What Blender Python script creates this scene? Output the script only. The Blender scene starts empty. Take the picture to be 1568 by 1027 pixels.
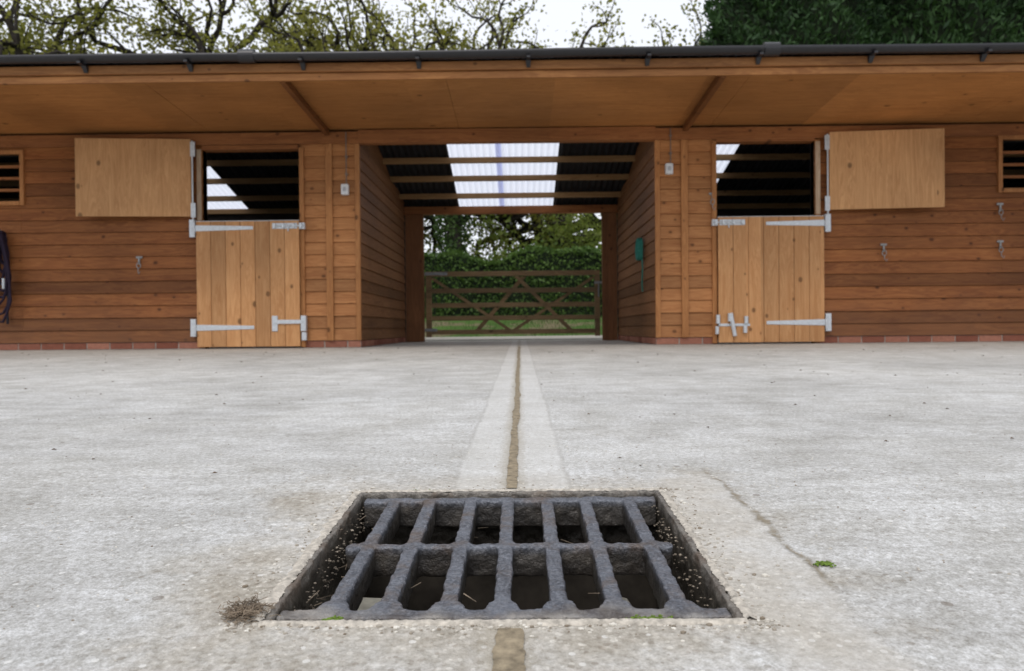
import bpy, bmesh, math, random
import numpy as np
from mathutils import Vector, Matrix
random.seed(7)
S=bpy.context.scene
COL=S.collection
# ---------------------------------------------------------------- helpers
class NT:
    def __init__(s,name,rough=0.8,spec=0.3):
        s.m=bpy.data.materials.new(name); s.m.use_nodes=True
        s.t=s.m.node_tree; s.n=s.t.nodes; s.l=s.t.links
        s.b=s.n['Principled BSDF']; s.b.inputs['Roughness'].default_value=rough
        s.b.inputs['Specular IOR Level'].default_value=spec
        s.tc=s.n.new('ShaderNodeTexCoord'); s.co=s.tc.outputs['Object']
    def set(s,sock,v):
        if isinstance(v,bpy.types.NodeSocket): s.l.new(v,sock)
        elif isinstance(v,(tuple,list)) and len(v)==3 and sock.type=='RGBA': sock.default_value=(*v,1)
        else: sock.default_value=v
    def math(s,op,a,b=0.0,c=0.0,clamp=False):
        n=s.n.new('ShaderNodeMath'); n.operation=op; n.use_clamp=clamp
        s.set(n.inputs[0],a); s.set(n.inputs[1],b); s.set(n.inputs[2],c); return n.outputs[0]
    def vmath(s,op,a,b):
        n=s.n.new('ShaderNodeVectorMath'); n.operation=op
        s.set(n.inputs[0],a); s.set(n.inputs[1],b); return n.outputs[0]
    def sep(s,v):
        n=s.n.new('ShaderNodeSeparateXYZ'); s.l.new(v,n.inputs[0]); return n.outputs
    def comb(s,x,y,z):
        n=s.n.new('ShaderNodeCombineXYZ')
        for i,v in enumerate((x,y,z)): s.set(n.inputs[i],v)
        return n.outputs[0]
    def noise(s,v,scale,detail=4,rough=0.55,dist=0):
        n=s.n.new('ShaderNodeTexNoise'); s.l.new(v,n.inputs['Vector'])
        n.inputs['Scale'].default_value=scale; n.inputs['Detail'].default_value=detail
        n.inputs['Roughness'].default_value=rough; n.inputs['Distortion'].default_value=dist
        return n.outputs['Fac']
    def mr(s,v,a,b,c=0.0,d=1.0,smooth=False):
        n=s.n.new('ShaderNodeMapRange'); n.clamp=True
        if smooth: n.interpolation_type='SMOOTHSTEP'
        s.l.new(v,n.inputs[0])
        for i,k in enumerate((a,b,c,d)): n.inputs[i+1].default_value=k
        return n.outputs[0]
    def mix(s,f,a,b,mode='MIX'):
        n=s.n.new('ShaderNodeMix'); n.data_type='RGBA'; n.blend_type=mode
        s.set(n.inputs[0],f); s.set(n.inputs[6],a); s.set(n.inputs[7],b); return n.outputs[2]
    def bump(s,h,strength=0.5,dist=0.01):
        n=s.n.new('ShaderNodeBump'); s.l.new(h,n.inputs['Height'])
        n.inputs['Strength'].default_value=strength; n.inputs['Distance'].default_value=dist
        s.l.new(n.outputs[0],s.b.inputs['Normal'])
    def base(s,c): s.set(s.b.inputs['Base Color'],c)
def wood(name,light,dark,grain='X',pitch=0.12,pax='Z',off=0.0,knots=1.0,rough=0.6,var=0.35,contrast=1.0,weather=None,ksize=0.15,kx=None,kscale=7.0):
    t=NT(name,rough,0.25)
    X=t.sep(t.co); ax={'X':0,'Y':1,'Z':2}
    if kx is None: kx='Z' if grain in 'XY' else 'X'
    bid=t.math('FLOOR',t.math('DIVIDE',t.math('SUBTRACT',X[ax[pax]],off),pitch))
    w=t.n.new('ShaderNodeTexWhiteNoise'); w.noise_dimensions='1D'; t.l.new(bid,w.inputs['W'])
    r=w.outputs['Value']
    sc=[14.,14.,14.]; sc[ax[grain]]=1.1
    v=t.vmath('MULTIPLY',t.co,tuple(sc))
    v=t.vmath('ADD',v,t.comb(t.math('MULTIPLY',r,37.),t.math('MULTIPLY',r,11.),t.math('MULTIPLY',r,23.)))
    g=t.noise(v,1.0,4,0.6,1.5)
    fine=t.noise(v,6.0,2,0.6,0.3)
    rings=t.math('SINE',t.math('MULTIPLY',g,45.))
    f=t.math('ADD',t.math('MULTIPLY',g,0.7),t.math('MULTIPLY',rings,0.12*contrast))
    f=t.math('ADD',f,t.math('MULTIPLY',fine,0.3))
    f=t.mr(f,0.25,0.8)
    c=t.mix(f,dark,light)
    c=t.mix(1.0,c,t.mix(r,(1-var,)*3,(1+var*0.3,1+var*0.25,1+var*0.2)),'MULTIPLY')
    bl=t.noise(t.co,0.9,3,0.5)
    c=t.mix(1.0,c,t.mix(t.mr(bl,0.3,0.7),(0.74,0.72,0.70),(1.12,1.1,1.07)),'MULTIPLY')
    if knots>0:
        ga=t.math('ADD',t.math('MULTIPLY',X[ax[grain]],kscale*.75),t.math('MULTIPLY',r,31.))
        ca=t.math('MULTIPLY',X[ax[kx]],kscale)
        n=t.n.new('ShaderNodeTexVoronoi'); n.voronoi_dimensions='2D'; t.l.new(t.comb(ga,ca,0.0),n.inputs['Vector']); n.inputs['Scale'].default_value=1.0
        kd=n.outputs['Distance']; cc=t.sep(n.outputs['Color']); kc=cc[0]
        size=t.math('MULTIPLY',t.math('GREATER_THAN',kc,1-0.4*knots),t.math('MULTIPLY_ADD',cc[1],ksize*.7,ksize*.3))
        k=t.math('SUBTRACT',size,kd)
        gate=t.math('GREATER_THAN',kc,1-0.4*knots)
        halo=t.math('MULTIPLY',t.mr(k,-0.15,0.0,0.0,0.35),gate)
        c=t.mix(halo,c,dark)
        k=t.math('MULTIPLY',t.mr(k,-0.02,0.04),gate)
        c=t.mix(t.math('MULTIPLY',k,0.8),c,tuple(0.3*q for q in dark))
    if weather:
        z=X[2]; nz=t.noise(t.co,3.0,3,0.6)
        wv=t.mr(t.math('ADD',z,t.math('MULTIPLY',nz,0.5)),0.25,0.75,0.55,0.0)
        c=t.mix(wv,c,weather)
    t.base(c)
    t.bump(f,0.35,0.002)
    return t.m
def simple(name,col,rough=0.6,metal=0.0,var=0.25,scale=30,bump=0.2,spec=0.3):
    t=NT(name,rough,spec)
    n=t.noise(t.co,scale,4,0.6)
    t.base(t.mix(t.mr(n,0.3,0.7),tuple(c*(1-var) for c in col),tuple(min(1,c*(1+var)) for c in col)))
    t.b.inputs['Metallic'].default_value=metal
    if bump: t.bump(n,bump,0.003)
    return t.m
class MB:
    def __init__(s): s.v=[]; s.f=[]
    def hexa(s,p):
        b=len(s.v); s.v+=p
        for q in ((0,3,2,1),(4,5,6,7),(0,1,5,4),(1,2,6,5),(2,3,7,6),(3,0,4,7)): s.f.append(tuple(b+i for i in q))
    def box(s,x0,x1,y0,y1,z0,z1):
        s.hexa([(x0,y0,z0),(x1,y0,z0),(x1,y1,z0),(x0,y1,z0),(x0,y0,z1),(x1,y0,z1),(x1,y1,z1),(x0,y1,z1)])
    def bar(s,a,b,w,h,up=(0,0,1)):
        a=Vector(a);b=Vector(b);d=(b-a).normalized();sd=d.cross(Vector(up)).normalized();u=sd.cross(d)
        P=[]
        for q in (a,b):
            for i,j in ((-1,-1),(1,-1),(1,1),(-1,1)): P.append(tuple(q+sd*i*w/2+u*j*h/2))
        s.hexa(P)
    def cyl(s,a,b,r,r2=None,n=10):
        r2=r if r2 is None else r2
        a=Vector(a);b=Vector(b);d=(b-a).normalized()
        u=d.orthogonal().normalized();w=d.cross(u);base=len(s.v)
        for q,rr in ((a,r),(b,r2)):
            for i in range(n):
                t=2*math.pi*i/n; s.v.append(tuple(q+(u*math.cos(t)+w*math.sin(t))*rr))
        for i in range(n): j=(i+1)%n; s.f.append((base+i,base+j,base+n+j,base+n+i))
        s.f.append(tuple(base+i for i in range(n))[::-1]); s.f.append(tuple(base+n+i for i in range(n)))
    def tube(s,pts,rads,n=6):
        base=len(s.v); pts=[Vector(p) for p in pts]
        u=None
        for k,p in enumerate(pts):
            d=(pts[min(k+1,len(pts)-1)]-pts[max(k-1,0)]).normalized()
            if u is None: u=d.orthogonal().normalized()
            else:
                u=(u-d*u.dot(d)); u=u.normalized() if u.length>1e-5 else d.orthogonal().normalized()
            w=d.cross(u)
            for i in range(n):
                t=2*math.pi*i/n; s.v.append(tuple(p+(u*math.cos(t)+w*math.sin(t))*rads[k]))
        for k in range(len(pts)-1):
            for i in range(n):
                j=(i+1)%n; a=base+k*n
                s.f.append((a+i,a+j,a+n+j,a+n+i))
        s.f.append(tuple(base+i for i in range(n))[::-1]); s.f.append(tuple(base+(len(pts)-1)*n+i for i in range(n)))
    def build(s,name,mat,parent=None,bevel=0,smooth=False,fix=True):
        me=bpy.data.meshes.new(name); me.from_pydata(s.v,[],s.f)
        if fix:
            bm=bmesh.new(); bm.from_mesh(me); bmesh.ops.recalc_face_normals(bm,faces=bm.faces); bm.to_mesh(me); bm.free()
        o=bpy.data.objects.new(name,me); COL.objects.link(o)
        if mat: me.materials.append(mat)
        if parent: o.parent=parent
        if bevel:
            m=o.modifiers.new('b','BEVEL'); m.width=bevel; m.segments=2; m.limit_method='ANGLE'
        if smooth: me.shade_smooth()
        return o
def empty(name,loc=(0,0,0)):
    o=bpy.data.objects.new(name,None); o.location=loc; o.empty_display_size=0.2; COL.objects.link(o); return o

# ---------------------------------------------------------------- world, sun, camera
W=bpy.data.worlds.new("World"); S.world=W; W.use_nodes=True
wn=W.node_tree.nodes; wl=W.node_tree.links; bg=wn['Background']
sky=wn.new('ShaderNodeTexSky'); sky.sky_type='NISHITA'; sky.sun_disc=False
EL,AZ=math.radians(52),math.radians(200)
sky.sun_elevation=EL; sky.sun_rotation=AZ; sky.dust_density=4; sky.air_density=1.0
mx=wn.new('ShaderNodeMix'); mx.data_type='RGBA'; mx.inputs[0].default_value=0.85
wl.new(sky.outputs[0],mx.inputs[6]); mx.inputs[7].default_value=(11.2,11.5,12.2,1)  # cloud deck
wl.new(mx.outputs[2],bg.inputs[0]); bg.inputs[1].default_value=0.1
sd=bpy.data.lights.new('sun','SUN'); sd.energy=1.1; sd.angle=math.radians(22); sd.color=(1,0.96,0.92)
so=bpy.data.objects.new('sun',sd); COL.objects.link(so)
dirv=Vector((math.sin(AZ)*math.cos(EL),math.cos(AZ)*math.cos(EL),math.sin(EL)))
so.rotation_euler=dirv.to_track_quat('Z','Y').to_euler(); so.location=dirv*30
cd=bpy.data.cameras.new('camera'); cam=bpy.data.objects.new('camera',cd); COL.objects.link(cam); S.camera=cam
cd.sensor_width=36; cd.lens=27; cd.clip_start=0.02; cd.clip_end=2000
cam.matrix_world=Matrix.Translation((0,0,0.17))@Matrix.Rotation(math.radians(0.63),4,'Z')@Matrix.Rotation(math.radians(90-0.51),4,'X')@Matrix.Rotation(math.radians(-0.52),4,'Z')
cd.dof.use_dof=True; cd.dof.focus_distance=1.05; cd.dof.aperture_fstop=9.5
S.view_settings.view_transform='Standard'; S.view_settings.look='None'; S.view_settings.exposure=0

# ---------------------------------------------------------------- ground profile
PY=[-25,0,0.715,1.163,2.0,7.4,60]; PZ=[-0.17,-0.143,-0.1022,-0.0767,-0.066,0,0]
def gz(y): return float(np.interp(y,PY,PZ))
HX0,HX1,HY0,HY1=-0.245,0.207,0.712,1.160
def concrete():
    t=NT('concrete_mat',0.85,0.25); X=t.sep(t.co); x,y=X[0],X[1]
    big=t.noise(t.co,0.9,5,0.65,0.6); med=t.noise(t.co,7,5,0.68); fine=t.noise(t.co,110,4,0.75); vf=t.noise(t.co,380,1,0.6)
    st=t.noise(t.vmath('MULTIPLY',t.co,(4.,22.,1.)),1.0,4,0.65,0.5)
    c=t.mix(t.mr(big,0.32,0.68),(0.50,0.505,0.51),(0.68,0.69,0.70))
    c=t.mix(1.0,c,t.mix(t.mr(y,2.5,7.0),(1,1,1),(1.0,0.965,0.905)),'MULTIPLY')
    c=t.mix(1.0,c,t.mix(t.mr(med,0.32,0.68),(0.80,0.785,0.75),(1.1,1.1,1.1)),'MULTIPLY')
    c=t.mix(1.0,c,t.mix(t.mr(st,0.32,0.68),(0.89,0.885,0.88),(1.06,1.06,1.06)),'MULTIPLY')
    c=t.mix(1.0,c,t.mix(t.mr(fine,0.32,0.68),(0.66,0.64,0.60),(1.19,1.19,1.19)),'MULTIPLY')
    c=t.mix(1.0,c,t.mix(t.mr(vf,0.3,0.7),(0.77,0.76,0.74),(1.16,1.16,1.16)),'MULTIPLY')
    dx=t.math('SUBTRACT',t.math('ABSOLUTE',t.math('ADD',x,0.018)),0.224)
    dy=t.math('SUBTRACT',t.math('ABSOLUTE',t.math('SUBTRACT',y,0.939)),0.224)
    dr=t.math('MAXIMUM',dx,dy)
    wob=t.math('MULTIPLY',t.math('SUBTRACT',med,0.5),0.45)
    ag=t.mr(t.math('ADD',dr,wob),-0.02,0.18,1.0,0.0,True)
    vn=t.n.new('ShaderNodeTexVoronoi'); t.l.new(t.co,vn.inputs['Vector']); vn.inputs['Scale'].default_value=150
    vc=t.sep(vn.outputs['Color'])
    peb=t.math('LESS_THAN',vn.outputs['Distance'],t.math('MULTIPLY',vc[1],0.6))
    pc=t.mix(vc[0],(0.24,0.19,0.14),(0.80,0.77,0.70))
    sand=t.mix(t.mr(med,0.35,0.65),(0.38,0.345,0.29),(0.56,0.53,0.48))
    agc=t.mix(t.math('MULTIPLY',peb,0.6),sand,pc)
    agc=t.mix(1.0,agc,t.mix(t.mr(fine,0.3,0.7),(0.62,0.60,0.56),(1.25,1.25,1.25)),'MULTIPLY')
    c=t.mix(t.math('MULTIPLY',ag,0.85),c,agc)
    v2=t.n.new('ShaderNodeTexVoronoi'); t.l.new(t.co,v2.inputs['Vector']); v2.inputs['Scale'].default_value=95
    c2=t.sep(v2.outputs['Color'])
    sp=t.math('MULTIPLY',t.math('LESS_THAN',v2.outputs['Distance'],t.math('MULTIPLY',c2[2],0.34)),t.math('GREATER_THAN',c2[0],0.6))
    c=t.mix(t.math('MULTIPLY',sp,0.5),c,t.mix(t.math('GREATER_THAN',c2[1],0.6),(0.22,0.19,0.15),(0.82,0.81,0.78)))
    v3=t.n.new('ShaderNodeTexVoronoi'); t.l.new(t.co,v3.inputs['Vector']); v3.inputs['Scale'].default_value=14
    c3=t.sep(v3.outputs['Color'])
    sp3=t.math('MULTIPLY',t.math('LESS_THAN',v3.outputs['Distance'],0.08),t.math('GREATER_THAN',c3[0],0.72))
    c=t.mix(t.math('MULTIPLY',sp3,0.6),c,(0.17,0.14,0.11))
    xj=t.math('ADD',t.math('ADD',x,0.016),t.math('MULTIPLY',t.math('SUBTRACT',t.noise(t.co,5,2),0.5),0.02))
    ax=t.math('ABSOLUTE',xj); far=t.math('GREATER_THAN',y,1.15)
    band=t.math('MULTIPLY',t.mr(ax,0.085,0.095,1.0,0.0),far)
    c=t.mix(t.math('MULTIPLY',band,0.4),c,(0.66,0.65,0.62))
    edge=t.math('MULTIPLY',t.mr(t.math('ABSOLUTE',t.math('SUBTRACT',ax,0.092)),0.0,0.006,0.4,0.0),far)
    c=t.mix(t.math('MULTIPLY',edge,t.mr(med,0.4,0.6,0.2,1.0)),c,(0.3,0.28,0.25))
    halo=t.mr(t.math('ADD',ax,t.math('MULTIPLY',t.math('SUBTRACT',fine,0.5),0.03)),0.009,0.028,0.6,0.0)
    c=t.mix(halo,c,(0.36,0.32,0.25))
    cn=t.noise(t.co,9,5,0.7)
    xc=t.math('ADD',t.math('SUBTRACT',x,0.316),t.math('MULTIPLY',t.math('SUBTRACT',cn,0.5),0.055))
    cw=t.mr(t.math('ABSOLUTE',xc),0.001,0.0065,1.0,0.0)
    cr=t.math('MULTIPLY',t.math('MULTIPLY',cw,t.mr(y,1.27,1.33,1.0,0.0)),t.mr(t.noise(t.co,22,3),0.36,0.52,0.25,1.0))
    cr=t.math('MULTIPLY',cr,t.mr(y,0.76,0.84,0.1,1.0))
    c=t.mix(t.math('MULTIPLY',cr,0.8),c,(0.22,0.18,0.12))
    slab=t.math('MULTIPLY',t.mr(xc,-0.01,0.0,1.0,0.0),t.mr(t.math('SUBTRACT',x,0.21),0.0,0.02))
    slab=t.math('MULTIPLY',slab,t.mr(y,1.25,1.32,1.0,0.0))
    c=t.mix(t.math('MULTIPLY',slab,0.3),c,(0.6,0.57,0.52))
    t.base(c)
    h=t.math('ADD',t.math('MULTIPLY',fine,1.0),t.math('MULTIPLY',vf,0.5))
    h=t.math('ADD',h,t.math('MULTIPLY',med,0.7))
    h=t.math('ADD',h,t.math('MULTIPLY',t.math('MULTIPLY',peb,ag),0.9))
    h=t.math('ADD',h,t.math('MULTIPLY',sp,0.4))
    h=t.math('SUBTRACT',h,t.math('MULTIPLY',cr,1.6))
    t.bump(h,0.6,0.004)
    return t.m
M_conc=concrete()
xs=sorted(set(list(np.round(np.linspace(-30,30,31),3))+list(np.round(np.linspace(-1.5,1.5,31),3))+[HX0,HX1]))
ys=sorted(set(list(np.round(np.linspace(-20,11.6,24),3))+list(np.round(np.linspace(0.2,3,29),3))+[HY0,HY1,2.0,7.4]))
mb=MB()
for y in ys:
    for x in xs: mb.v.append((x,y,gz(y)))
nx=len(xs)
for j in range(len(ys)-1):
    for i in range(nx-1):
        cx,cy=(xs[i]+xs[i+1])/2,(ys[j]+ys[j+1])/2
        if HX0<cx<HX1 and HY0<cy<HY1: continue
        mb.f.append((j*nx+i,j*nx+i+1,(j+1)*nx+i+1,(j+1)*nx+i))
mb.build('concrete_yard',M_conc)
def tz(x,y):
    if abs(x)<29.5 and -19.5<y<11.3: return -0.8
    h=-0.03 if y<11.7 else float(np.interp(y,[11.7,13.0,16,20,40,400],[-0.02,0.02,0.38,0.5,0.6,3]))
    if y<-18: h=-0.2
    return h
def grass():
    t=NT('grass_mat',0.9,0.15)
    a=t.noise(t.co,1.2,5,0.6); b=t.noise(t.co,30,4,0.7)
    c=t.mix(t.mr(a,0.35,0.65),(0.055,0.11,0.02),(0.1,0.19,0.035))
    c=t.mix(t.mr(b,0.3,0.7),c,(0.05,0.09,0.02))
    lv=t.noise(t.co,0.9,4,0.6)
    c=t.mix(t.mr(lv,0.5,0.58,0,0.85),c,t.mix(b,(0.10,0.075,0.045),(0.24,0.19,0.12)))
    t.base(c); t.bump(b,0.6,0.03); return t.m
M_grass=grass()
gx=[-900,-300,-100,-60,-40,-30,-29.4]+list(np.linspace(-28,28,36))+[29.4,30,40,60,100,300,900]
gy=[-900,-200,-60,-30,-20,-19.4,-10,0,6,11.29]+list(np.linspace(11.7,30,30))+[40,60,100,300,900]
mb=MB()
for y in gy:
    for x in gx: mb.v.append((x,y,tz(x,y)+(0.04*math.sin(x*1.7+y)*math.sin(y*1.3) if 13<y<60 else 0)))
nx=len(gx)
for j in range(len(gy)-1):
    for i in range(nx-1): mb.f.append((j*nx+i,j*nx+i+1,(j+1)*nx+i+1,(j+1)*nx+i))
mb.build('ground',M_grass,smooth=True)
M_track=simple('track_mat',(0.42,0.39,0.34),0.9,var=0.25,scale=25,bump=0.5)
mb=MB(); N=40
for i in range(N):
    x=-14+28*i/(N-1)
    y1=12.6+0.35*math.sin(x*0.9)+0.02*x*x
    for yy in (11.35,y1): mb.v.append((x,yy,0.045 if yy>11.4 else 0.012))
for i in range(N-1): mb.f.append((2*i,2*i+2,2*i+3,2*i+1))
mb.build('gravel_track',M_track)
# rough grass tufts and leaf litter on the bank
M_tuft=simple('grass_blade_mat',(0.07,0.14,0.03),0.8,var=.5,scale=3,bump=0)
rg0=np.random.default_rng(2); mb=MB()
for i in range(7000):
    x=rg0.uniform(-6,6); y=rg0.uniform(12.9,16.8); z=tz(x,y)+.0
    h=rg0.uniform(.03,.11); a=rg0.uniform(0,6.28); b=len(mb.v); w=.006
    mb.v+= [(x-w*math.cos(a),y-w*math.sin(a),z-.03),(x+w*math.cos(a),y+w*math.sin(a),z-.03),(x+rg0.normal(0,.03),y+rg0.normal(0,.03),z+h)]
    mb.f.append((b,b+1,b+2))
mb.build('grass',M_tuft,fix=False)

M_dirt=simple('dirt_mat',(0.25,0.205,0.14),0.95,var=0.45,scale=70,bump=0.8)
mb=MB()
def strip(y0,y1,n,xc,w):
    b=len(mb.v); e1=e2=0
    for i in range(n):
        y=y0+(y1-y0)*i/(n-1)
        e1=e1*.93+random.gauss(0,.0006); e2=e2*.93+random.gauss(0,.0006)
        j=0.002*math.sin(y*3)+.001*math.sin(y*9+1)
        hw=w*.5*(1+.05*y)
        mb.v.append((xc+j-hw+e1,y,gz(y)+0.0015)); mb.v.append((xc+j+hw+e2,y,gz(y)+0.0015))
    for i in range(n-1): mb.f.append((b+2*i,b+2*i+1,b+2*i+3,b+2*i+2))
strip(1.18,7.3,900,-0.014,0.015); strip(0.35,0.695,100,-0.014,0.026)
mb.build('expansion_joint',M_dirt)

# ---------------------------------------------------------------- drain
def plane(y): return -0.143+0.0571*y
def iron(name,c1,c2,hl,dirt=.75):
    t=NT(name,0.42,0.6)
    a=t.noise(t.co,25,5,0.65); b=t.noise(t.co,260,3,0.7)
    c=t.mix(t.mr(a,0.35,0.65),c1,c2)
    c=t.mix(t.mr(b,0.4,0.75),c,hl)
    y=t.sep(t.co)[1]
    rust=t.mr(t.noise(t.co,13,5,0.7),0.50,0.66,0.0,0.65)
    c=t.mix(rust,c,t.mix(t.mr(b,0.3,0.7),(0.09,0.055,0.032),(0.16,0.11,0.07)))
    d=t.mr(t.math('ADD',y,t.math('MULTIPLY',t.noise(t.co,18,4),0.09)),0.77,0.80,dirt,0.0)
    c=t.mix(d,c,t.mix(t.mr(a,0.4,0.6),(0.09,0.07,0.055),(0.36,0.33,0.29)))
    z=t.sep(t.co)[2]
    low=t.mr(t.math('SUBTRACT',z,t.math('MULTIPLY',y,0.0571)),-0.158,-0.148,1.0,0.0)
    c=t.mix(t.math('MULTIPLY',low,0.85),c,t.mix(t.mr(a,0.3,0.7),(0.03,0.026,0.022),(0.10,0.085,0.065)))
    t.base(c); t.b.inputs['Metallic'].default_value=0.35
    t.bump(t.math('ADD',b,t.math('MULTIPLY',a,0.8)),0.7,0.003); return t.m
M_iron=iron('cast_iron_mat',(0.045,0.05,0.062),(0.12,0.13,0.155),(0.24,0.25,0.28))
M_iron2=iron('cast_iron_frame_mat',(0.08,0.07,0.06),(0.20,0.18,0.155),(0.28,0.26,0.23),.4)
drain=empty('drain_grate',(0,0,0))
mb=MB()
def gbox(x0,x1,y0,y1,z0,z1,tw=0):
    mb.hexa([(x0+tw,y0,z0+plane(y0)),(x1-tw,y0,z0+plane(y0)),(x1-tw,y1,z0+plane(y1)),(x0+tw,y1,z0+plane(y1)),
             (x0,y0,z1+plane(y0)),(x1,y0,z1+plane(y0)),(x1,y1,z1+plane(y1)),(x0,y1,z1+plane(y1))])
bx=[-0.187,-0.1345,-0.0745,-0.0205,0.0365,0.092,0.156]
def diamond(xc,yc,rx,ry,z0,z1):
    n=12; b=len(mb.v)
    for z,k in ((z0,.8),(z1,1)):
        for i in range(n):
            a=2*math.pi*i/n; y=yc+ry*k*math.sin(a); mb.v.append((xc+rx*k*math.cos(a),y,z+plane(y)))
    for i in range(n): j=(i+1)%n; mb.f.append((b+i,b+j,b+n+j,b+n+i))
    mb.f.append(tuple(b+i for i in range(n))[::-1]); mb.f.append(tuple(b+n+i for i in range(n)))
for k,x in enumerate(bx):
    w=0.0088
    gbox(x-w,x+w,0.742,1.135,-0.042,-0.002-0.0002*k,0.002)
    diamond(x,0.933,.0140,.0140,-.035,-.0025)
    diamond(x,0.750,.018,.020,-.035,-.0025); diamond(x,1.128,.0115,.012,-.035,-.003)
gbox(-0.232,0.197,1.124,1.143,-0.042,-0.0035)
gbox(-0.236,0.199,0.727,0.747,-0.028,-0.0025)
gbox(-0.205,0.172,0.9265,0.9395,-0.04,-0.003)
diamond(-.206,.933,.010,.012,-.03,-.0035); diamond(.174,.933,.010,.012,-.03,-.0035)
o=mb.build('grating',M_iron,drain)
m=o.modifiers.new('r','REMESH'); m.mode='VOXEL'; m.voxel_size=0.002; m.use_smooth_shade=True
m=o.modifiers.new('s','SMOOTH'); m.factor=0.5; m.iterations=7
tx=bpy.data.textures.new('castn','CLOUDS'); tx.noise_scale=0.014
m=o.modifiers.new('d','DISPLACE'); m.texture=tx; m.strength=0.0042; m.mid_level=0.5
mb=MB(); t_=0.0075
gbox(HX0,HX0+t_,HY0,HY1,-0.08,0.0015); gbox(HX1-t_,HX1,HY0,HY1,-0.08,0.0015)
gbox(HX0+t_,HX1-t_,HY1-t_,HY1,-0.08,0.0012); gbox(HX0+t_-.001,HX1-t_+.001,HY0-.001,HY0+.006,-0.08,-0.0015)
o=mb.build('frame',M_iron2,drain)
m=o.modifiers.new('r','REMESH'); m.mode='VOXEL'; m.voxel_size=0.002; m.use_smooth_shade=True
m=o.modifiers.new('s','SMOOTH'); m.factor=0.5; m.iterations=3
m=o.modifiers.new('d','DISPLACE'); m.texture=tx; m.strength=0.006; m.mid_level=0.5
M_pit=simple('pit_mat',(0.055,0.047,0.038),0.95,var=0.6,scale=14,bump=0.8)
mb=MB()
a0,a1,b0,b1=HX0+0.006,HX1-0.006,HY0+0.003,HY1-0.006; zb=-0.62
mb.v=[(a0,b0,plane(b0)-0.05),(a1,b0,plane(b0)-0.05),(a1,b1,plane(b1)-0.05),(a0,b1,plane(b1)-0.05),(a0,b0,zb),(a1,b0,zb),(a1,b1,zb),(a0,b1,zb)]
mb.f=[(0,1,5,4),(1,2,6,5),(2,3,7,6),(3,0,4,7),(4,5,6,7)]
mb.build('pit',M_pit,drain,fix=False)
M_ledge=simple('ledge_mat',(0.45,0.43,0.36),0.9,var=0.4,scale=30,bump=0.6)
mb=MB()
mb.hexa([(a0,.93,-.27),(-.17,.92,-.27),(-.165,1.02,-.27),(a0,1.03,-.27),(a0,.93,-.185),(-.17,.92,-.185),(-.165,1.02,-.185),(a0,1.03,-.185)])
mb.hexa([(.10,.91,-.27),(.15,.93,-.27),(.14,1.03,-.27),(.105,1.01,-.27),(.10,.91,-.185),(.15,.93,-.185),(.14,1.03,-.185),(.105,1.01,-.185)])
mb.build('benching',M_ledge,drain,bevel=0.012)

def rock(mbx,c,r):
    bm=bmesh.new(); bmesh.ops.create_icosphere(bm,subdivisions=1,radius=r)
    sx,sy,sz=random.uniform(.7,1.4),random.uniform(.6,1.1),random.uniform(.4,.8)
    b=len(mbx.v)
    for v in bm.verts:
        k=random.uniform(.8,1.15); mbx.v.append((c[0]+v.co.x*sx*k,c[1]+v.co.y*sy*k,c[2]+v.co.z*sz*k))
    for f in bm.faces: mbx.f.append(tuple(b+v.index for v in f.verts))
    bm.free()
def stonemat(nm,c1,c2):
    t=NT(nm,0.85,0.3)
    gi=t.n.new('ShaderNodeNewGeometry'); r=gi.outputs['Random Per Island']
    t.base(t.mix(r,c1,c2)); return t.m
mb=MB()
for i in range(1500):
    e=random.choice('lrtbb')
    off=abs(random.gauss(0,0.022))
    if e=='l': x=HX0-off; y=random.uniform(HY0-.02,HY1+.02)
    elif e=='r': x=HX1+off; y=random.uniform(HY0-.02,HY1+.02)
    elif e=='t': y=HY1+off*.6; x=random.uniform(HX0-.02,HX1+.02)
    else: y=HY0-off*0.5; x=random.uniform(HX0-.03,HX1+.03)
    r=random.uniform(.0006,.0018) if random.random()<.88 else random.uniform(.002,.0032)
    rock(mb,(x,y,gz(y)+r*.25),r)
for i in range(1200):
    x=random.gauss(0,0.5); y=random.uniform(.6,1)+abs(random.gauss(0,.6))
    if HX0-.01<x<HX1+.01 and HY0-.01<y<HY1+.01: continue
    r=random.uniform(.0006,.0018); rock(mb,(x,y,gz(y)+r*.2),r)
mb.build('gravel',stonemat('stone_mat',(0.20,0.16,0.115),(0.72,0.69,0.62)),smooth=False,fix=False)
mb=MB()
for i in range(900):
    cx=random.choice([-.2,-.13,-.09,-.02,.05,.09,.17]); x=cx+random.gauss(0,.018); y=HY0+abs(random.gauss(0.007,.006))
    r=random.uniform(.0007,.0022); rock(mb,(x,y,plane(y)-.006-random.random()*.004),r)
for i in range(300):  # grit along the inside of the frame
    s=random.choice((0,1)); x=(HX0+.011+abs(random.gauss(0,.003))) if s else (HX1-.011-abs(random.gauss(0,.003))); y=random.uniform(.73,1.14)
    r=random.uniform(.0008,.0022); rock(mb,(x,y,plane(y)-random.uniform(.01,.045)),r)
mb.build('drain_dirt',stonemat('drain_dirt_mat',(0.07,0.055,0.04),(0.40,0.34,0.27)),drain,fix=False)
mb=MB() 
M_mort=simple('mortar_mat',(0.47,0.43,0.37),0.95,var=0.4,scale=120,bump=0.9)
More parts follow.
